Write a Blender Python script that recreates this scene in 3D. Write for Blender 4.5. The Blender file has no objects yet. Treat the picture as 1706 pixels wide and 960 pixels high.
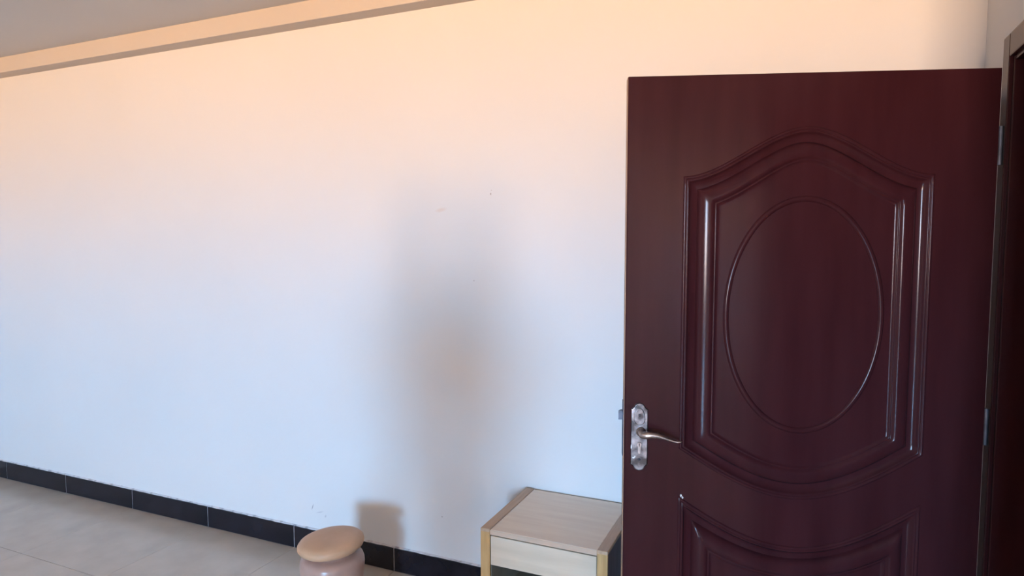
import bpy, bmesh, math, random
from mathutils import Vector, Matrix

random.seed(7)
C = bpy.context.scene.collection
R = math.radians
PI = math.pi

# ------------------------------------------------------------------ camera
cam_d = bpy.data.cameras.new('camera')
cam = bpy.data.objects.new('camera', cam_d)
C.objects.link(cam)
cam.location = (0, 0, 1.55)
cam.rotation_euler = (R(90 - 4.05), 0, R(23.8))
cam_d.sensor_width = 36
cam_d.lens = 36 * 1100 / 1706
cam_d.clip_start = 0.05
bpy.context.scene.camera = cam

# ------------------------------------------------------------------ light: daylight through the window behind the camera
SKY = (0.28, 0.60, 1.0)
GROUND = (1.0, 0.56, 0.23)
SKY_S, GROUND_S = 95.0, 104.0
w = bpy.data.worlds.new('daylight')
bpy.context.scene.world = w
w.use_nodes = True
nt = w.node_tree
nt.nodes.clear()
tc = nt.nodes.new('ShaderNodeTexCoord')
sp = nt.nodes.new('ShaderNodeSeparateXYZ')
mr = nt.nodes.new('ShaderNodeMapRange')
mr.inputs['From Min'].default_value = -0.045
mr.inputs['From Max'].default_value = 0.045
mr.clamp = True
mx = nt.nodes.new('ShaderNodeMix')
mx.data_type = 'RGBA'
mx.inputs[6].default_value = [c * GROUND_S for c in GROUND] + [1]
mx.inputs[7].default_value = [c * SKY_S for c in SKY] + [1]
bg = nt.nodes.new('ShaderNodeBackground')
wo = nt.nodes.new('ShaderNodeOutputWorld')
nt.links.new(tc.outputs['Generated'], sp.inputs[0])
nt.links.new(sp.outputs['Z'], mr.inputs['Value'])
nt.links.new(mr.outputs['Result'], mx.inputs[0])
nt.links.new(mx.outputs[2], bg.inputs['Color'])
nt.links.new(bg.outputs[0], wo.inputs[0])

WIN = dict(x0=0.05, x1=1.75, z0=1.00, z1=2.55, y=-9.5)
pl_d = bpy.data.lights.new('window_portal', 'AREA')
pl_d.shape = 'RECTANGLE'
pl_d.size = WIN['x1'] - WIN['x0']
pl_d.size_y = WIN['z1'] - WIN['z0']
pl_d.cycles.is_portal = True
pl = bpy.data.objects.new('window_portal', pl_d)
C.objects.link(pl)
pl.location = ((WIN['x0'] + WIN['x1']) / 2, WIN['y'] - 0.06, (WIN['z0'] + WIN['z1']) / 2)
pl.rotation_euler = (R(90), 0, 0)      # shines towards +y, into the room

vs = bpy.context.scene.view_settings
vs.view_transform = 'Standard'
vs.look = 'None'
vs.gamma = 1
vs.use_curve_mapping = False
vs.exposure = 1.17


# ------------------------------------------------------------------ materials
def new_mat(name, color=(0.8, 0.8, 0.8), rough=0.5, metal=0.0, spec=0.5):
    m = bpy.data.materials.new(name)
    m.use_nodes = True
    b = m.node_tree.nodes['Principled BSDF']
    b.inputs['Base Color'].default_value = (*color, 1)
    b.inputs['Roughness'].default_value = rough
    b.inputs['Metallic'].default_value = metal
    b.inputs['Specular IOR Level'].default_value = spec
    return m, m.node_tree, b


def N(t, kind, **kw):
    n = t.nodes.new(kind)
    for k, v in kw.items():
        if k in n.inputs:
            n.inputs[k].default_value = v
        else:
            setattr(n, k, v)
    return n


def ramp_noise(t, b, c0, c1, scale, stretch=(1, 1, 1), detail=4, lo=0.35, hi=0.65, coord='Object', out=None):
    """base colour from a stretched noise between two colours"""
    tcn = N(t, 'ShaderNodeTexCoord')
    mp = N(t, 'ShaderNodeMapping')
    mp.inputs['Scale'].default_value = stretch
    ns = N(t, 'ShaderNodeTexNoise', Scale=scale, Detail=detail)
    rp = N(t, 'ShaderNodeValToRGB')
    rp.color_ramp.elements[0].position = lo
    rp.color_ramp.elements[1].position = hi
    rp.color_ramp.elements[0].color = (*c0, 1)
    rp.color_ramp.elements[1].color = (*c1, 1)
    t.links.new(tcn.outputs[coord], mp.inputs[0])
    t.links.new(mp.outputs[0], ns.inputs['Vector'])
    t.links.new(ns.outputs['Fac'], rp.inputs[0])
    t.links.new(rp.outputs[0], (out or b.inputs['Base Color']))
    return ns, rp, tcn


def bump(t, b, src, strength=0.1, dist=0.002):
    bp = N(t, 'ShaderNodeBump', Strength=strength, Distance=dist)
    t.links.new(src, bp.inputs['Height'])
    t.links.new(bp.outputs[0], b.inputs['Normal'])


def mat_wall(name, color, marks=()):
    m, t, b = new_mat(name, color, 0.75, 0, 0.25)
    ns, rp, tcn = ramp_noise(t, b, [c * 0.985 for c in color], [min(1, c * 1.01) for c in color], 1.3, detail=5)
    last = rp.outputs[0]
    for (px, pz, rx, rz, ang, col, amt) in marks:
        mp = N(t, 'ShaderNodeMapping', vector_type='TEXTURE')
        mp.inputs['Location'].default_value = (px, 2.54, pz)
        mp.inputs['Rotation'].default_value = (0, ang, 0)
        mp.inputs['Scale'].default_value = (rx, 1, rz)
        ln = N(t, 'ShaderNodeVectorMath', operation='LENGTH')
        r_ = N(t, 'ShaderNodeMapRange')
        r_.inputs['From Min'].default_value = 1.0
        r_.inputs['From Max'].default_value = 0.3
        r_.inputs['To Max'].default_value = amt
        x_ = N(t, 'ShaderNodeMix', data_type='RGBA')
        x_.inputs[7].default_value = (*col, 1)
        t.links.new(tcn.outputs['Object'], mp.inputs[0])
        t.links.new(mp.outputs[0], ln.inputs[0])
        t.links.new(ln.outputs['Value'], r_.inputs['Value'])
        t.links.new(r_.outputs[0], x_.inputs[0])
        t.links.new(last, x_.inputs[6])
        last = x_.outputs[2]
    t.links.new(last, b.inputs['Base Color'])
    n2 = N(t, 'ShaderNodeTexNoise', Scale=60, Detail=6)
    t.links.new(tcn.outputs['Object'], n2.inputs['Vector'])
    bump(t, b, n2.outputs['Fac'], 0.12, 0.002)
    return m


WALLC = (0.71, 0.70, 0.69)
M_wall = mat_wall('white_wall_paint', WALLC, [
    (-2.21, 0.225, 0.004, 0.020, 0.35, (0.20, 0.20, 0.24), 0.6),     # little scuffs low on the wall
    (-2.165, 0.205, 0.030, 0.004, -0.3, (0.30, 0.30, 0.35), 0.35),
    (-2.13, 0.19, 0.006, 0.010, 0.6, (0.30, 0.28, 0.32), 0.4),
    (-1.219, 1.75, 0.004, 0.006, 0, (0.25, 0.18, 0.12), 0.7),
    (-1.216, 1.765, 0.003, 0.003, 0, (0.35, 0.25, 0.2), 0.5),
    (-1.461, 1.687, 0.034, 0.011, -0.2, (0.62, 0.46, 0.36), 0.35),
    (-1.467, 0.302, 0.004, 0.004, 0, (0.2, 0.15, 0.15), 0.8),
    (-1.30, 1.38, 0.004, 0.004, 0, (0.4, 0.35, 0.35), 0.6),
])
M_plain_wall = mat_wall('plain_wall_paint', WALLC)
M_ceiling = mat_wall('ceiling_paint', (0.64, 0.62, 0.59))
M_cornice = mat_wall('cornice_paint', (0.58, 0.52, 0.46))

M_floor, t, b = new_mat('beige_floor_tile', rough=0.22)
ns, rp, _ = ramp_noise(t, b, (0.52, 0.44, 0.365), (0.59, 0.505, 0.42), 5, detail=6)
M_grout, t, b = new_mat('floor_grout', rough=0.9)
ramp_noise(t, b, (0.26, 0.22, 0.18), (0.34, 0.29, 0.24), 30)
M_black, t, b = new_mat('black_glazed_tile', rough=0.16, spec=0.35)
ramp_noise(t, b, (0.006, 0.006, 0.010), (0.014, 0.013, 0.020), 9, detail=5)
M_pale_grout, t, b = new_mat('pale_grout', rough=0.9)
ramp_noise(t, b, (0.34, 0.32, 0.33), (0.52, 0.49, 0.48), 40)
M_caulk, t, b = new_mat('white_plaster_bead', rough=0.9)
ramp_noise(t, b, (0.30, 0.28, 0.30), (0.66, 0.64, 0.64), 26, detail=6, lo=0.30, hi=0.5)

M_door, t, b = new_mat('maroon_lacquer', rough=0.18, spec=0.14)
ns, rp, _ = ramp_noise(t, b, (0.036, 0.0088, 0.0108), (0.046, 0.0122, 0.0146), 14, (1, 1, 0.12), detail=7)
ng = N(t, 'ShaderNodeTexNoise', Scale=120, Detail=3)
bump(t, b, ng.outputs['Fac'], 0.03, 0.001)
M_door_edge, t, b = new_mat('tan_bare_door_edge', rough=0.55)
ramp_noise(t, b, (0.30, 0.16, 0.09), (0.44, 0.27, 0.17), 8, (1, 1, 0.3))
M_chip, t, b = new_mat('chipped_white_primer', rough=0.7)
ramp_noise(t, b, (0.6, 0.55, 0.54), (0.8, 0.76, 0.74), 50)

M_pewter, t, b = new_mat('worn_pewter', rough=0.36, metal=0.9)
ns, rp, _ = ramp_noise(t, b, (0.075, 0.06, 0.057), (0.42, 0.36, 0.35), 34, detail=9, lo=0.42, hi=0.72)
bump(t, b, ns.outputs['Fac'], 0.25, 0.002)
M_lever, t, b = new_mat('polished_nickel', rough=0.28, metal=1.0)
ramp_noise(t, b, (0.42, 0.37, 0.36), (0.66, 0.60, 0.58), 30, detail=5)
M_steel, t, b = new_mat('dull_grey_steel', rough=0.42, metal=0.9)
ramp_noise(t, b, (0.07, 0.075, 0.09), (0.12, 0.125, 0.15), 30)
M_dark, t, b = new_mat('dark_void', rough=0.9)
ramp_noise(t, b, (0.008, 0.007, 0.007), (0.015, 0.013, 0.012), 20)

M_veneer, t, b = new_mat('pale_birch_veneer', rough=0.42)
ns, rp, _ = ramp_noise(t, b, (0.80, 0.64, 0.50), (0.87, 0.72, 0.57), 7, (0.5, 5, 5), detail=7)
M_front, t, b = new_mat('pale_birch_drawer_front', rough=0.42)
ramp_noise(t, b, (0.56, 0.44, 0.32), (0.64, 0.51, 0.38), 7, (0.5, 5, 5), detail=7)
M_beech, t, b = new_mat('golden_beech', rough=0.38)
ramp_noise(t, b, (0.46, 0.265, 0.10), (0.58, 0.35, 0.15), 12, (6, 6, 0.5), detail=6)
M_beech_top, t, b = new_mat('tan_beech_edging', rough=0.42)
ramp_noise(t, b, (0.46, 0.29, 0.18), (0.56, 0.37, 0.24), 12, (6, 0.6, 6), detail=6)
M_lip, t, b = new_mat('tan_front_lip', rough=0.45)
ramp_noise(t, b, (0.50, 0.35, 0.25), (0.58, 0.42, 0.31), 7, (0.5, 5, 5), detail=6)
M_inner, t, b = new_mat('grey_olive_board', rough=0.7)
ramp_noise(t, b, (0.19, 0.165, 0.12), (0.25, 0.215, 0.16), 12)
M_side, t, b = new_mat('dark_plum_laminate', rough=0.4)
ramp_noise(t, b, (0.075, 0.055, 0.075), (0.12, 0.09, 0.115), 9, (6, 6, 0.6), detail=6)

M_stool, t, b = new_mat('tan_turned_wood', rough=0.5)
ns, rp, _ = ramp_noise(t, b, (0.56, 0.33, 0.19), (0.70, 0.44, 0.28), 5, (1, 1, 3.5), detail=5)
M_stool_body, t, b = new_mat('pinkish_varnished_wood', rough=0.28)
ramp_noise(t, b, (0.42, 0.26, 0.21), (0.55, 0.36, 0.29), 5, (1, 1, 0.6), detail=5)

M_frame, t, b = new_mat('white_window_frame', rough=0.4)
ramp_noise(t, b, (0.7, 0.7, 0.7), (0.78, 0.78, 0.78), 6)
M_skin, t, b = new_mat('skin', rough=0.55)
ramp_noise(t, b, (0.50, 0.29, 0.20), (0.56, 0.34, 0.24), 20)
M_shirt, t, b = new_mat('grey_cotton', rough=0.9)
ramp_noise(t, b, (0.10, 0.10, 0.11), (0.14, 0.14, 0.15), 40)
M_trousers, t, b = new_mat('dark_denim', rough=0.9)
ramp_noise(t, b, (0.03, 0.035, 0.05), (0.05, 0.055, 0.075), 60)
M_hair, t, b = new_mat('black_hair', rough=0.5)
ramp_noise(t, b, (0.01, 0.009, 0.008), (0.02, 0.017, 0.015), 80, (1, 1, 0.1))


# ------------------------------------------------------------------ helpers
def obj(name, bm, mat, parent=None, smooth=False, loc=None, rotz=0.0):
    me = bpy.data.meshes.new(name)
    bm.normal_update()
    bm.to_mesh(me)
    bm.free()
    for m_ in (mat if isinstance(mat, (list, tuple)) else [mat]):
        me.materials.append(m_)
    if smooth:
        for p in me.polygons:
            p.use_smooth = True
    o = bpy.data.objects.new(name, me)
    C.objects.link(o)
    if parent:
        o.parent = parent
    if loc:
        o.location = loc
    o.rotation_euler.z = rotz
    return o


def thing(name, label, cat, loc, rotz=0.0):
    o = bpy.data.objects.new(name, None)
    C.objects.link(o)
    o.location = loc
    o.rotation_euler.z = rotz
    o['label'] = label
    o['category'] = cat
    return o


def add_box(bm, x0, x1, y0, y1, z0, z1, bevel=0.0, seg=2):
    r = bmesh.ops.create_cube(bm, size=1)
    vs_ = r['verts']
    for v in vs_:
        v.co = Vector((x0 + (v.co.x + .5) * (x1 - x0), y0 + (v.co.y + .5) * (y1 - y0), z0 + (v.co.z + .5) * (z1 - z0)))
    if bevel:
        es = list({e for v in vs_ for e in v.link_edges})
        bmesh.ops.bevel(bm, geom=es, offset=bevel, segments=seg, affect='EDGES', profile=0.6)
    return bm


def box(x0, x1, y0, y1, z0, z1, bevel=0.0, seg=2):
    return add_box(bmesh.new(), x0, x1, y0, y1, z0, z1, bevel, seg)


def lathe(profile, n=64, tilt=None):
    bm = bmesh.new()
    rings = []
    for r_, z in profile:
        if r_ < 1e-6:
            rings.append([bm.verts.new((0, 0, z))])
        else:
            rings.append([bm.verts.new((r_ * math.cos(2 * PI * k / n), r_ * math.sin(2 * PI * k / n), z)) for k in range(n)])
    for a, c in zip(rings, rings[1:]):
        for k in range(n):
            k2 = (k + 1) % n
            if len(a) == 1 and len(c) == 1:
                continue
            if len(a) == 1:
                bm.faces.new((a[0], c[k2], c[k]))
            elif len(c) == 1:
                bm.faces.new((a[k], a[k2], c[0]))
            else:
                bm.faces.new((a[k], a[k2], c[k2], c[k]))
    bmesh.ops.recalc_face_normals(bm, faces=bm.faces)
    return bm


def tube(points, radii, n=12, flat=None):
    """swept tube with caps; flat = per-point vertical squash factor"""
    bm = bmesh.new()
    P = [Vector(p) for p in points]
    rings = []
    for i, p in enumerate(P):
        d = (P[min(i + 1, len(P) - 1)] - P[max(i - 1, 0)]).normalized()
        up = Vector((0, 0, 1)) if abs(d.z) < 0.9 else Vector((0, 1, 0))
        s = d.cross(up).normalized()
        u = s.cross(d).normalized()
        f = flat[i] if flat else 1.0
        rings.append([bm.verts.new(p + s * radii[i] * math.cos(2 * PI * k / n) + u * radii[i] * f * math.sin(2 * PI * k / n)) for k in range(n)])
    for a, c in zip(rings, rings[1:]):
        for k in range(n):
            bm.faces.new((a[k], a[(k + 1) % n], c[(k + 1) % n], c[k]))
    bm.faces.new(list(reversed(rings[0])))
    bm.faces.new(rings[-1])
    bmesh.ops.recalc_face_normals(bm, faces=bm.faces)
    return bm


def prism(outline, y0, y1, bevel=0.0, seg=3):
    """outline in (x, z), extruded from y0 (back) to y1 (front, -y side)"""
    bm = bmesh.new()
    f = bm.faces.new([bm.verts.new((x, y0, z)) for x, z in outline])
    r = bmesh.ops.extrude_face_region(bm, geom=[f])
    vv = [g for g in r['geom'] if isinstance(g, bmesh.types.BMVert)]
    for v in vv:
        v.co.y = y1
    bmesh.ops.recalc_face_normals(bm, faces=bm.faces)
    if bevel:
        es = [e for e in bm.edges if all(abs(v.co.y - y1) < 1e-6 for v in e.verts)]
        bmesh.ops.bevel(bm, geom=es, offset=bevel, segments=seg, affect='EDGES', profile=0.5)
    return bm


def structure(o):
    o['kind'] = 'structure'
    return o


# ------------------------------------------------------------------ the room
Y_BACK, X_LEFT, X_RIGHT, Z_CEIL = 2.54, -5.0, 0.505, 2.645
X_FAR, Y_JOG, Y_REAR = 4.3, 0.95, WIN['y']
T = 0.15
floor = structure(obj('floor', box(X_LEFT - T, X_FAR + T, Y_REAR - T, Y_BACK + T, -0.12, -0.004), M_grout))
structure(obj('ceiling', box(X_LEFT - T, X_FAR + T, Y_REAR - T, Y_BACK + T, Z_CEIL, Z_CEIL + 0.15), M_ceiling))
wall_back = structure(obj('wall_back', box(X_LEFT - T, X_FAR + T, Y_BACK, Y_BACK + T, -0.004, Z_CEIL), M_wall))
structure(obj('wall_left', box(X_LEFT - T, X_LEFT, Y_REAR, Y_BACK, -0.004, Z_CEIL), M_plain_wall))

# rear wall with the window opening
bm = bmesh.new()
add_box(bm, X_LEFT - T, WIN['x0'], Y_REAR - T, Y_REAR, -0.004, Z_CEIL)
add_box(bm, WIN['x1'], X_FAR + T, Y_REAR - T, Y_REAR, -0.004, Z_CEIL)
add_box(bm, WIN['x0'], WIN['x1'], Y_REAR - T, Y_REAR, -0.004, WIN['z0'])
add_box(bm, WIN['x0'], WIN['x1'], Y_REAR - T, Y_REAR, WIN['z1'], Z_CEIL)
structure(obj('wall_rear', bm, M_plain_wall))
win = structure(obj('window_1', (lambda bm_: [add_box(bm_, WIN['x0'], WIN['x1'], Y_REAR - 0.11, Y_REAR - 0.07, z, z + 0.04) for z in (WIN['z0'], WIN['z1'] - 0.04)] and bm_)(bmesh.new()), M_frame))
for x in (WIN['x0'], WIN['x1'] - 0.04, (WIN['x0'] + WIN['x1']) / 2 - 0.02):
    obj('frame_bar', box(x, x + 0.04, Y_REAR - 0.112, Y_REAR - 0.068, WIN['z0'] + 0.0, WIN['z1']), M_frame, win)

# right wall: doorway beside the hinges, then the room widens behind the camera
D_ANG = R(18.17)
D_W, D_H, D_T = 0.96, 2.0, 0.042
LATCH = Vector((-0.4531, 1.8185, 0))
HINGE = LATCH + Vector((math.cos(D_ANG), math.sin(D_ANG), 0)) * D_W
OP0, OP1 = HINGE.y - 0.985, HINGE.y + 0.035       # opening along y
bm = bmesh.new()
add_box(bm, X_RIGHT, X_RIGHT + T, OP1 + 0.045, Y_BACK, -0.004, Z_CEIL)
add_box(bm, X_RIGHT, X_RIGHT + T, Y_JOG, OP0 - 0.045, -0.004, Z_CEIL)
add_box(bm, X_RIGHT, X_RIGHT + T, OP0 - 0.045, OP1 + 0.045, 2.07, Z_CEIL)
add_box(bm, X_RIGHT + T, X_FAR, Y_JOG, Y_JOG + T, -0.004, Z_CEIL)
add_box(bm, X_FAR, X_FAR + T, Y_REAR, Y_BACK, -0.004, Z_CEIL)
structure(obj('wall_right', bm, M_plain_wall))
# maroon door frame
trim = structure(obj('trim_2', box(X_RIGHT - 0.012, X_RIGHT + T + 0.012, OP1, OP1 + 0.045, 0.0, 2.07, 0.003), M_door))
obj('jamb', box(X_RIGHT - 0.012, X_RIGHT + T + 0.012, OP0 - 0.045, OP0, 0.0, 2.07, 0.003), M_door, trim)
obj('head_jamb', box(X_RIGHT - 0.012, X_RIGHT + T + 0.012, OP0, OP1, 2.025, 2.07, 0.003), M_door, trim)
obj('casing', box(X_RIGHT - 0.022, X_RIGHT - 0.001, OP1 + 0.012, OP1 + 0.075, 0.0, 2.10, 0.004), M_door, trim)
obj('casing', box(X_RIGHT - 0.022, X_RIGHT - 0.001, OP0 - 0.075, OP0 - 0.012, 0.0, 2.10, 0.004), M_door, trim)
obj('head_casing', box(X_RIGHT - 0.022, X_RIGHT - 0.001, OP0 - 0.012, OP1 + 0.012, 2.037, 2.10, 0.004), M_door, trim)

# plaster beam under the ceiling along the back wall
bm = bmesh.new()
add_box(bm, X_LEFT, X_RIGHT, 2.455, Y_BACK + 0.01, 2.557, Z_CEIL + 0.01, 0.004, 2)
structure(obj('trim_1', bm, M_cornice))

# floor tiles (0.6 m) with recessed joints
S, J = 0.6, 0.0022
me = bpy.data.meshes.new('floor_tile')
bm = box(J / 2, S - J / 2, J / 2, S - J / 2, -0.004, 0.0, 0.0008, 1)
bm.to_mesh(me)
bm.free()
me.materials.append(M_floor)
y = Y_BACK - 0.012 - S
far = bmesh.new()
while y > Y_REAR - S:
    x = -1.722 - 6 * S
    while x < (X_RIGHT - 0.02 if y > Y_JOG - S / 2 else X_FAR):
        if y < -1.5 or x > 1.0:
            add_box(far, x + J / 2, x + S - J / 2, y + J / 2, y + S - J / 2, -0.004, 0.0)
        else:
            o = bpy.data.objects.new('floor_tile', me)
            C.objects.link(o)
            o.parent = floor
            o.location = (x, y, 0)
        x += S
    y -= S

ft = obj('distant_floor_tiles', far, M_floor, floor)      # the far end of the room, behind the camera
ft['kind'] = 'stuff'

# black skirting tiles with pale joints along the back wall
bb = structure(obj('baseboard_back', box(X_LEFT, X_RIGHT, Y_BACK - 0.0112, Y_BACK + 0.01, 0.0, 0.1105), M_pale_grout))
me = bpy.data.meshes.new('skirting_tile')
bm = box(0.002, S - 0.002, -0.013, 0.0, 0.001, 0.111, 0.0012, 2)
bm.to_mesh(me)
bm.free()
me.materials.append(M_black)
for k in range(-6, 4):
    x = -1.722 + k * S
    if x + S < X_LEFT + 0.05:
        continue
    o = bpy.data.objects.new('skirting_tile', me)
    C.objects.link(o)
    o.parent = bb
    o.location = (x, Y_BACK, 0)
    if x + S > X_RIGHT:                       # cut tile in the corner
        o.scale.x = (X_RIGHT - x) / S
# rough plaster bead above the skirting
bm = bmesh.new()
prev = None
x = X_LEFT
while x < X_RIGHT:
    h_ = 0.111 + 0.0035 + random.uniform(-0.001, 0.0015)
    d_ = 0.009 + random.uniform(-0.003, 0.002)
    row = [bm.verts.new((x, Y_BACK - d_, 0.1095)), bm.verts.new((x, Y_BACK - d_ * 0.8, h_ - 0.001)), bm.verts.new((x, Y_BACK + 0.002, h_ + 0.003))]
    if prev:
        for k in range(2):
            bm.faces.new((prev[k], row[k], row[k + 1], prev[k + 1]))
    prev = row
    x += 0.03
obj('plaster_bead', bm, M_caulk, bb)

# ------------------------------------------------------------------ the maroon door (local: x along leaf from latch edge, -y towards the camera, z up)
door = thing('maroon_door', 'glossy maroon panelled door standing open, with a worn metal lever handle', 'door', LATCH, D_ANG)
PL, PR = 0.153, D_W - 0.153
MID = (PL + PR) / 2


def sm(s):
    return s * s * (3 - 2 * s)


def half(x):
    return max(0.0, min(1.0, (1 - abs(x - MID) / (MID - PL))))


def up_top(x):
    return 1.728 + 0.130 * sm(half(x))


def up_bot(x):
    return 0.965 - 0.135 * math.sin(half(x) * PI / 2)


def lo_top(x):
    return 0.828 - 0.135 * math.sin(half(x) * PI / 2)


def lo_bot(x):
    return 0.17


NX = 64
XS = [PL + (PR - PL) * k / NX for k in range(NX + 1)]
# leaf: box whose front is cut open where the two panels sit
bm = bmesh.new()


def quad(bm_, pts):
    return bm_.faces.new([bm_.verts.new(p) for p in pts])


def fquad(x0, x1, za0, za1, zb0, zb1):
    quad(bm, [(x0, 0, za0), (x1, 0, za1), (x1, 0, zb1), (x0, 0, zb0)])


fquad(0.003, PL, 0.008, 0.008, D_H, D_H)
fquad(PR, D_W, 0.008, 0.008, D_H, D_H)
for a, c in zip(XS, XS[1:]):
    fquad(a, c, 0.008, 0.008, lo_bot(a), lo_bot(c))
    fquad(a, c, lo_top(a), lo_top(c), up_bot(a), up_bot(c))
    fquad(a, c, up_top(a), up_top(c), D_H, D_H)
quad(bm, [(0.003, 0, D_H), (D_W, 0, D_H), (D_W, D_T, D_H), (0, D_T, D_H), (0, 0.003, D_H)])
quad(bm, [(0.003, 0, 0.008), (0, 0.003, 0.008), (0, D_T, 0.008), (D_W, D_T, 0.008), (D_W, 0, 0.008)])
quad(bm, [(D_W, 0, 0.008), (D_W, D_T, 0.008), (D_W, D_T, D_H), (D_W, 0, D_H)])
quad(bm, [(0, D_T, 0.008), (0, D_T, D_H), (D_W, D_T, D_H), (D_W, D_T, 0.008)])
quad(bm, [(0.003, 0, 0.008), (0.003, 0, D_H), (0, 0.003, D_H), (0, 0.003, 0.008)])
quad(bm, [(0, 0.003, 0.008), (0, 0.003, D_H), (0, D_T, D_H), (0, D_T, 0.008)])
bmesh.ops.remove_doubles(bm, verts=bm.verts, dist=1e-5)
bmesh.ops.recalc_face_normals(bm, faces=bm.faces)
obj('door_leaf', bm, M_door, door)
obj('edge_strip', box(-0.0015, 0.0005, 0.004, D_T - 0.001, 0.01, D_H - 0.001), M_door_edge, door)

PROFILE = [(0, 0), (0.0010, 0.0020), (0.003, 0.0036), (0.0055, 0.0042), (0.0075, 0.0036), (0.0092, 0.0016), (0.0100, 0.0012),
           (0.0112, 0.0026), (0.0130, 0.0034), (0.0148, 0.0026), (0.017, -0.001), (0.021, -0.0065), (0.029, -0.0098), (0.0395, -0.0112),
           (0.0425, -0.005), (0.046, -0.0005), (0.050, 0.0025), (0.055, 0.0048), (0.060, 0.0063), (0.065, 0.0073), (0.071, 0.0080), (0.077, 0.0080),
           (0.082, 0.0055), (0.0855, 0.0015), (0.0868, 0.0010), (0.0885, 0.0020), (0.0905, 0.0016), (0.0925, -0.0022), (0.099, -0.003)]


def slope(fn, x):
    return (fn(x + 1e-3) - fn(x - 1e-3)) / 2e-3


def panel(name, top, bot, d0, d1):
    """raised-and-fielded panel moulding: nested rings, closed by a field in the middle"""
    bm_ = bmesh.new()
    n, m_ = NX, 40
    rings = []
    prof = PROFILE[d0:d1]
    for d, h in prof:
        xa, xb = PL + d, PR - d
        ring = []

        def tz(x):
            k = min(1.25, math.sqrt(1 + slope(top, x) ** 2))
            return top(x) - d * k

        def bz(x):
            k = min(1.25, math.sqrt(1 + slope(bot, x) ** 2))
            return bot(x) + d * k
        for k in range(n + 1):
            x = xa + (xb - xa) * k / n
            ring.append((x, bz(x)))
        for k in range(1, m_):
            ring.append((xb, bz(xb) + (tz(xb) - bz(xb)) * k / m_))
        for k in range(n + 1):
            x = xb + (xa - xb) * k / n
            ring.append((x, tz(x)))
        for k in range(1, m_):
            ring.append((xa, tz(xa) + (bz(xa) - tz(xa)) * k / m_))
        rings.append([bm_.verts.new((x, -h, z)) for x, z in ring])
    for a, c in zip(rings, rings[1:]):
        L = len(a)
        for k in range(L):
            bm_.faces.new((a[k], a[(k + 1) % L], c[(k + 1) % L], c[k]))
    return bm_, rings, n, m_


def field(bm_, rings, n, m_):
    """fill the inside of the last ring with columns"""
    r_ = rings[-1]
    bot_row = r_[:n + 1]
    right = r_[n + 1:n + m_]
    top_row = r_[n + m_:n + m_ + n + 1][::-1]
    left = r_[n + m_ + n + 1:][::-1]
    cols = []
    for i in range(n + 1):
        if i == 0:
            cols.append([bot_row[0]] + left + [top_row[0]])
        elif i == n:
            cols.append([bot_row[n]] + right + [top_row[n]])
        else:
            a, c = bot_row[i].co, top_row[i].co
            cols.append([bot_row[i]] + [bm_.verts.new(a.lerp(c, k / m_)) for k in range(1, m_)] + [top_row[i]])
    for a, c in zip(cols, cols[1:]):
        for k in range(m_):
            bm_.faces.new((a[k], c[k], c[k + 1], a[k + 1]))


for top, bot in ((up_top, up_bot), (lo_top, lo_bot)):
    bm, rings, n, m_ = panel('moulding', top, bot, 0, 14)
    pm = obj('panel_moulding', bm, M_door, door, smooth=True)
    bm, rings, n, m_ = panel('raised_panel', top, bot, 13, len(PROFILE))
    field(bm, rings, n, m_)
    rp_ = obj('raised_panel', bm, M_door, door, smooth=True)
    if top is up_top:
        # carved oval ring in the middle of the upper panel
        bm = bmesh.new()
        ax, az, na, nb = 0.205, 0.32, 96, 10
        vv = []
        for i in range(na):
            a = 2 * PI * i / na
            nx_, nz_ = math.cos(a) * az, math.sin(a) * ax
            L = math.hypot(nx_, nz_)
            nx_, nz_ = nx_ / L, nz_ / L
            rr = 0.009
            vv.append([bm.verts.new((MID + math.cos(a) * ax + nx_ * rr * math.cos(2 * PI * k / nb), 0.006 - rr * math.sin(2 * PI * k / nb), 1.345 + math.sin(a) * az + nz_ * rr * math.cos(2 * PI * k / nb))) for k in range(nb)])
        for i in range(na):
            for k in range(nb):
                bm.faces.new((vv[i][k], vv[(i + 1) % na][k], vv[(i + 1) % na][(k + 1) % nb], vv[i][(k + 1) % nb]))
        bmesh.ops.recalc_face_normals(bm, faces=bm.faces)
        obj('oval_moulding', bm, M_door, rp_, smooth=True)
# chips in the lacquer at the corner of the lower panel
for (x, z, s) in ((0.161, 0.830, 0.0032), (0.1655, 0.8245, 0.0022)):
    bm = bmesh.new()
    pts = [(x + s * random.uniform(0.6, 1.2) * math.cos(a), z + 1.5 * s * random.uniform(0.6, 1.2) * math.sin(a)) for a in [2 * PI * k / 7 for k in range(7)]]
    obj('paint_chip', prism(pts, -0.001, -0.0049), M_chip, door)['label'] = 'small white chip in the maroon lacquer'

# lock: faceplate and latch bolt in the door edge
obj('lock_faceplate', box(-0.004, 0.001, 0.010, 0.034, 0.935, 1.095, 0.001, 1), M_steel, door)
bm = prism([(0, 0.0), (0.014, 0.0), (0.014, 0.026), (0, 0.026)], 0.014, 0.030, 0.0)
for v in bm.verts:
    v.co.x = -v.co.x - 0.002
    v.co.z += 1.040
    if v.co.x < -0.01 and v.co.y > 0.02:
        v.co.x += 0.008
bmesh.ops.recalc_face_normals(bm, faces=bm.faces)
obj('latch_bolt', bm, M_steel, door)

# lever handle: scalloped back plate, raised cartouche, lever, key cylinder
hx = 0.0425
half_w, zt, zb = 0.0235, 1.072, 0.920


def end_curve(sgn):
    """decorative end: notch at the shoulder, then a rounded point"""
    return [(half_w, 0.0), (half_w + 0.001, 0.004), (half_w - 0.004, 0.0065), (half_w - 0.0075, 0.010), (half_w - 0.010, 0.0155),
            (half_w - 0.0145, 0.0195), (half_w - 0.0190, 0.0212), (0.0, 0.0218)]


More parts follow.
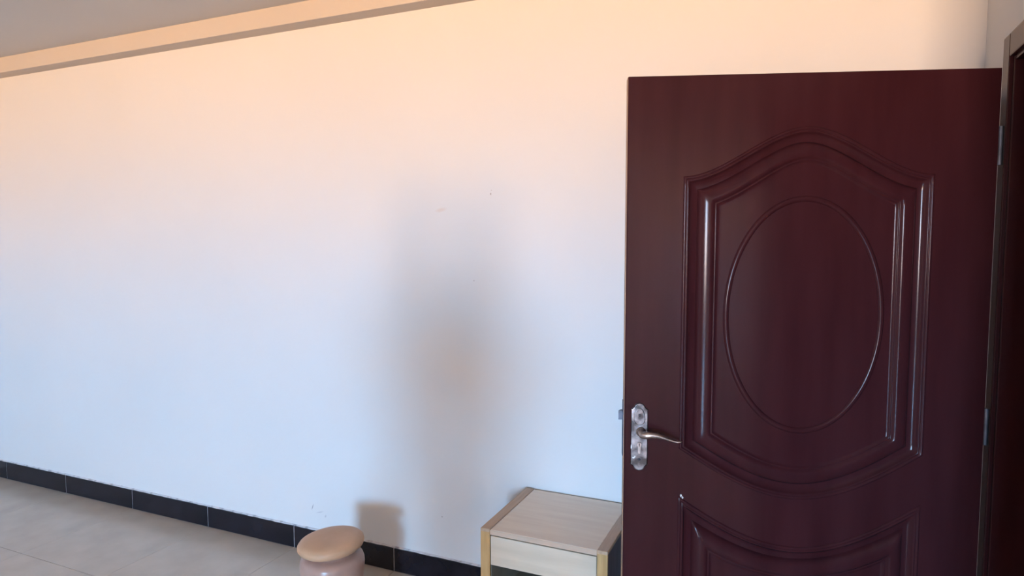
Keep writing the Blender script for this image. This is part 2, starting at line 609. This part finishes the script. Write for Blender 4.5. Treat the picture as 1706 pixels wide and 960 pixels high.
ec = end_curve(1)
right_top = [(x, zt - 0.0005 + z) for x, z in ec]
right_bot = [(x, zb + 0.0005 - z) for x, z in ec]
outline = right_bot[::-1] + right_top + [(-x, z) for x, z in right_top[:-1][::-1]] + [(-x, z) for x, z in right_bot[:-1]]
outline = [(hx + x, z) for x, z in outline]
plate = obj('handle_plate', prism(outline, 0.0, -0.0065, 0.0028, 3), M_pewter, door)
cart = [(hx + 0.0165 * math.cos(a) * (1.0 if math.sin(a) < 0 else 0.95), 1.050 + (0.030 if math.sin(a) > 0 else 0.020) * math.sin(a)) for a in [2 * PI * k / 28 for k in range(28)]]
obj('raised_cartouche', prism(cart, -0.004, -0.0085, 0.0022, 3), M_pewter, plate)
# neck + lever
bm = lathe([(0.0, 0), (0.0135, 0), (0.0135, 0.003), (0.011, 0.005), (0.0095, 0.008), (0.0090, 0.036), (0.0, 0.037)], 32)
bmesh.ops.rotate(bm, verts=bm.verts, cent=(0, 0, 0), matrix=Matrix.Rotation(R(90), 3, 'X'))
bmesh.ops.translate(bm, verts=bm.verts, vec=(hx + 0.004, -0.006, 1.012))
lever = obj('lever', bm, M_lever, door, smooth=True)
LP = [(0.000, 1.0115, -0.036), (0.004, 1.0125, -0.044), (0.012, 1.0140, -0.047), (0.026, 1.0150, -0.048), (0.042, 1.0135, -0.047), (0.058, 1.0090, -0.046),
      (0.074, 1.0030, -0.045), (0.088, 0.9985, -0.045), (0.098, 0.9970, -0.046), (0.105, 0.9980, -0.047), (0.109, 0.9995, -0.047)]
bm = tube([(hx + 0.003 + x, y_, z) for x, z, y_ in LP], [0.006, 0.0095, 0.0105, 0.0095, 0.0085, 0.0075, 0.0062, 0.0052, 0.0042, 0.003, 0.0012], 16,
          [1, 1, 1, 0.95, 0.9, 0.85, 0.8, 0.75, 0.7, 0.7, 0.7])
obj('lever_grip', bm, M_lever, lever, smooth=True)
# euro cylinder
key = [(hx + 0.0075 * math.cos(a), 0.9745 + 0.0075 * math.sin(a)) for a in [R(-50 + 280 * k / 18) for k in range(19)]]
key = [(hx + 0.0045, 0.951), ] + key + [(hx - 0.0045, 0.951), (hx - 0.002, 0.9485), (hx + 0.002, 0.9485)]
cyl = obj('key_cylinder', prism(key, -0.005, -0.0095, 0.001, 1), M_lever, door)
obj('keyhole', prism([(hx - 0.001, 0.970), (hx + 0.001, 0.970), (hx + 0.001, 0.979), (hx - 0.001, 0.979)], -0.009, -0.0098), M_dark, cyl)
for dz in (1.060, 0.932):
    bm = lathe([(0.0, 0), (0.0036, 0), (0.0034, 0.0012), (0.0, 0.002)], 14)
    bmesh.ops.rotate(bm, verts=bm.verts, cent=(0, 0, 0), matrix=Matrix.Rotation(R(90), 3, 'X'))
    bmesh.ops.translate(bm, verts=bm.verts, vec=(hx, -0.0064 if dz < 1 else -0.0084, dz))
    obj('screw', bm, M_steel, plate, smooth=True)
# bright wear spots on the plate
for (x, z, s) in ((-0.0225, 0.968, (0.002, 0.007)), (-0.016, 0.936, (0.004, 0.0022)), (-0.012, 0.940, (0.002, 0.003))):
    pts = [(hx + x + s[0] * math.cos(a) * random.uniform(.7, 1.2), z + s[1] * math.sin(a) * random.uniform(.7, 1.2)) for a in [2 * PI * k / 8 for k in range(8)]]
    obj('wear_spot', prism(pts, -0.003, -0.0069), M_chip, plate)
# hinges
for z in (0.25, 1.0, 1.75):
    bm = lathe([(0, 0), (0.007, 0), (0.007, 0.10), (0, 0.10)], 16)
    bmesh.ops.translate(bm, verts=bm.verts, vec=(D_W + 0.006, 0.002, z))
    obj('hinge', bm, M_steel, door)

# ------------------------------------------------------------------ nightstand (local origin: back left foot, x along the wall, -y towards the room)
NW, ND, NH = 0.476, 0.430, 0.508
ns_ = thing('nightstand', 'small pale wood nightstand with golden edges, between white wall and maroon door', 'nightstand', (-1.050, 2.527, 0))
TS = 0.036
for x0, nm in ((0.0, 'l'), (NW - TS, 'r')):
    sp_ = obj('side_panel', box(x0, x0 + TS, -ND + 0.006, 0, 0.0, NH - 0.012, 0.001, 1), M_side, ns_)
    sp_['label'] = 'dark side panel'
    obj('front_edging', box(x0 - 0.0005, x0 + TS + 0.0005, -ND, -ND + 0.012, 0.0, NH - 0.006, 0.002, 2), M_beech, sp_)
    lx = x0 + TS if nm == 'l' else x0 - 0.0015
    obj('inner_lining', box(lx, lx + 0.0015, -ND + 0.013, -0.012, 0.045, 0.370), M_inner, sp_)
    # rounded tan edging along the top
    bm = box(x0 - 0.0008, x0 + TS + 0.0008, -ND - 0.0008, 0.0, NH - 0.014, NH, 0.004, 3)
    obj('top_edging', bm, M_beech_top, sp_)
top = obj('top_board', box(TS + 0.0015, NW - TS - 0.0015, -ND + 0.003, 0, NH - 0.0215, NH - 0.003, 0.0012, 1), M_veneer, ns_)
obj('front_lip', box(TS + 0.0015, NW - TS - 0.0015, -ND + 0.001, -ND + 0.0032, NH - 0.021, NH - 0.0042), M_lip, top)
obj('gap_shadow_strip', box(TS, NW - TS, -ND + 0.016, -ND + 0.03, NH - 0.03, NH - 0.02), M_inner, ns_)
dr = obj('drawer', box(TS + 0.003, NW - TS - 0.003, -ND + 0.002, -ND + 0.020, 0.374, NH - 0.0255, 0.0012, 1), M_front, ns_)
bm = bmesh.new()
add_box(bm, TS + 0.012, TS + 0.022, -ND + 0.02, -0.02, 0.385, 0.470)
add_box(bm, NW - TS - 0.022, NW - TS - 0.012, -ND + 0.02, -0.02, 0.385, 0.470)
add_box(bm, TS + 0.022, NW - TS - 0.022, -ND + 0.02, -0.02, 0.383, 0.391)
add_box(bm, TS + 0.022, NW - TS - 0.022, -0.03, -0.02, 0.391, 0.470)
obj('drawer_box', bm, M_inner, dr)
obj('back_panel', box(TS, NW - TS, -0.012, -0.004, 0.05, NH - 0.02), M_inner, ns_)
obj('shelf', box(TS, NW - TS, -ND + 0.012, -0.012, 0.205, 0.221, 0.001, 1), M_inner, ns_)
obj('bottom_board', box(TS, NW - TS, -ND + 0.012, -0.012, 0.045, 0.063, 0.001, 1), M_veneer, ns_)
obj('plinth', box(TS, NW - TS, -ND + 0.03, -ND + 0.045, 0.0, 0.045), M_beech, ns_)

# ------------------------------------------------------------------ round wooden stool
st = thing('round_stool', 'tan wooden stool with thick tilted bun-shaped top before black skirting', 'stool', (-1.712, 2.078, 0))
st.scale = (1.07, 1.07, 0.79)
body = lathe([(0.0, 0.0), (0.112, 0.0), (0.116, 0.006), (0.117, 0.02), (0.112, 0.05), (0.108, 0.10), (0.109, 0.16), (0.113, 0.22), (0.118, 0.28), (0.1195, 0.315),
              (0.1185, 0.335), (0.114, 0.352), (0.105, 0.364), (0.093, 0.371), (0.084, 0.375), (0.080, 0.380), (0.080, 0.392), (0.0, 0.392)], 72)
ob = obj('stool_body', body, M_stool_body, st, smooth=True)
cap = lathe([(0.0, -0.004), (0.060, -0.004), (0.088, 0.000), (0.106, 0.008), (0.118, 0.020), (0.1235, 0.034), (0.1225, 0.048), (0.115, 0.060), (0.100, 0.0685),
             (0.075, 0.0735), (0.045, 0.0755), (0.0, 0.076)], 72)
oc = obj('stool_top', cap, M_stool, st, smooth=True)
oc.location = (0, 0, 0.383)
rt_ax = Vector((math.cos(R(23.8)), math.sin(R(23.8)), 0))
fw_ax = Vector((-math.sin(R(23.8)), math.cos(R(23.8)), 0))
oc.rotation_mode = 'QUATERNION'
from mathutils import Quaternion
oc.rotation_quaternion = Quaternion(fw_ax, R(-6))

# ------------------------------------------------------------------ the person taking the picture, behind the camera: the soft shadow on the wall is theirs
PV = [(0, 0, 0.95), (0, 0.0, 1.08), (0, 0.0, 1.24), (0, -0.01, 1.39), (0, 0.0, 1.50), (0, 0.02, 1.585), (0, 0.03, 1.665), (0, 0.022, 1.735)]
PR_ = [(0.155, 0.115), (0.145, 0.105), (0.165, 0.115), (0.135, 0.095), (0.058, 0.058), (0.070, 0.082), (0.078, 0.098), (0.060, 0.075)]
PE = [(k, k + 1) for k in range(7)]


def chain(start, pts, rad):
    last = start
    for p, r_ in zip(pts, rad):
        PV.append(p)
        PR_.append((r_, r_))
        PE.append((last, len(PV) - 1))
        last = len(PV) - 1
    return last


for s in (-1, 1):
    a = chain(0, [(s * 0.095, 0, 0.88), (s * 0.105, 0.005, 0.68), (s * 0.11, 0.012, 0.49), (s * 0.112, -0.012, 0.30), (s * 0.112, -0.018, 0.09)], [0.095, 0.082, 0.060, 0.055, 0.042])
    chain(a, [(s * 0.118, 0.06, 0.045), (s * 0.126, 0.155, 0.032)], [0.043, 0.032])
    chain(a, [(s * 0.112, -0.055, 0.040)], [0.038])
# both arms raised in front of the chest, hands closing on the phone from either side
for s in (-1, 1):
    a = chain(3, [(s * 0.185, 0, 1.405), (s * 0.275, 0.09, 1.155), (s * 0.125, 0.275, 1.345), (s * 0.088, 0.312, 1.400)], [0.062, 0.044, 0.028, 0.030])
    for k, (dz, L) in enumerate(((0.048, 0.020), (0.026, 0.024), (0.004, 0.022), (-0.017, 0.016))):
        chain(a, [(s * 0.074, 0.342, 1.412 + dz * 0.8), (s * 0.055, 0.362, 1.420 + dz), (s * (0.055 - L), 0.368, 1.422 + dz)], [0.010, 0.009, 0.008])
    chain(a, [(s * 0.066, 0.312, 1.440), (s * 0.052, 0.318, 1.468)], [0.012, 0.010])
chain(6, [(0, 0.128, 1.650), (0, 0.148, 1.636)], [0.020, 0.012])     # nose
for s in (-1, 1):
    chain(6, [(s * 0.085, 0.012, 1.655)], [0.020])                      # ears
me = bpy.data.meshes.new('body')
me.from_pydata(PV, PE, [])
tmp = bpy.data.objects.new('body', me)
C.objects.link(tmp)
sk = tmp.modifiers.new('skin', 'SKIN')
sk.use_smooth_shade = True
for k, (rx, ry) in enumerate(PR_):
    me.skin_vertices[0].data[k].radius = (rx, ry)
me.skin_vertices[0].data[0].use_root = True
sd = tmp.modifiers.new('sub', 'SUBSURF')
sd.levels = sd.render_levels = 2
dg = bpy.context.evaluated_depsgraph_get()
final = bpy.data.meshes.new_from_object(tmp.evaluated_get(dg))
bpy.data.objects.remove(tmp)
final.name = 'person'
bm = bmesh.new()
bm.from_mesh(final)
for z_ in (0.10, 0.97, 1.49):                 # clean hems at ankle, waist and neckline
    bmesh.ops.bisect_plane(bm, geom=list(bm.verts) + list(bm.edges) + list(bm.faces), plane_co=(0, 0, z_), plane_no=(0, 0, 1))
bm.to_mesh(final)
bm.free()
zmin = min(v.co.z for v in final.vertices)
for v in final.vertices:
    v.co.z -= zmin
final.materials.clear()
for m_ in (M_skin, M_shirt, M_trousers, M_hair):
    final.materials.append(m_)
for p in final.polygons:
    p.use_smooth = True
    c = p.center + Vector((0, 0, zmin))
    arm = (abs(c.x) > 0.21 or c.y > 0.14) and 0.6 < c.z < 1.52
    if arm:
        p.material_index = 1 if c.y < 0.10 else 0
    elif c.z > 1.49:
        p.material_index = 0
    elif c.z > 0.97:
        p.material_index = 1
    elif c.z > 0.10:
        p.material_index = 2
    else:
        p.material_index = 3
person = bpy.data.objects.new('person', final)
C.objects.link(person)
person.location = (-0.79, -0.75, 0)
person.scale = (0.94, 0.94, 0.94)
person.rotation_euler.z = R(23.8)
person['label'] = 'standing person in grey shirt and dark trousers holding a phone in both hands'
person['category'] = 'person'
bm = bmesh.new()
bmesh.ops.create_uvsphere(bm, u_segments=32, v_segments=20, radius=1)
bmesh.ops.delete(bm, geom=[v for v in bm.verts if v.co.z < -0.75 or (v.co.z < 0.35 and v.co.y > 0.25)], context='VERTS')
for v in bm.verts:
    v.co = Vector((v.co.x * 0.092, v.co.y * 0.112 + 0.018, v.co.z * 0.115 + 1.685 - zmin))
obj('hair', bm, M_hair, person, smooth=True)

ph = thing('smartphone', 'black smartphone held upright in the two hands of a standing person', 'phone', (-0.79 - 0.4035 * 0.3205, -0.75 + 0.915 * 0.3205, 1.40 - 0.94 * zmin), R(23.8))
obj('phone_body', box(-0.037, 0.037, -0.004, 0.004, -0.078, 0.078, 0.003, 3), M_dark, ph)
obj('phone_screen', box(-0.0345, 0.0345, -0.0046, -0.0038, -0.073, 0.073), M_black, ph)
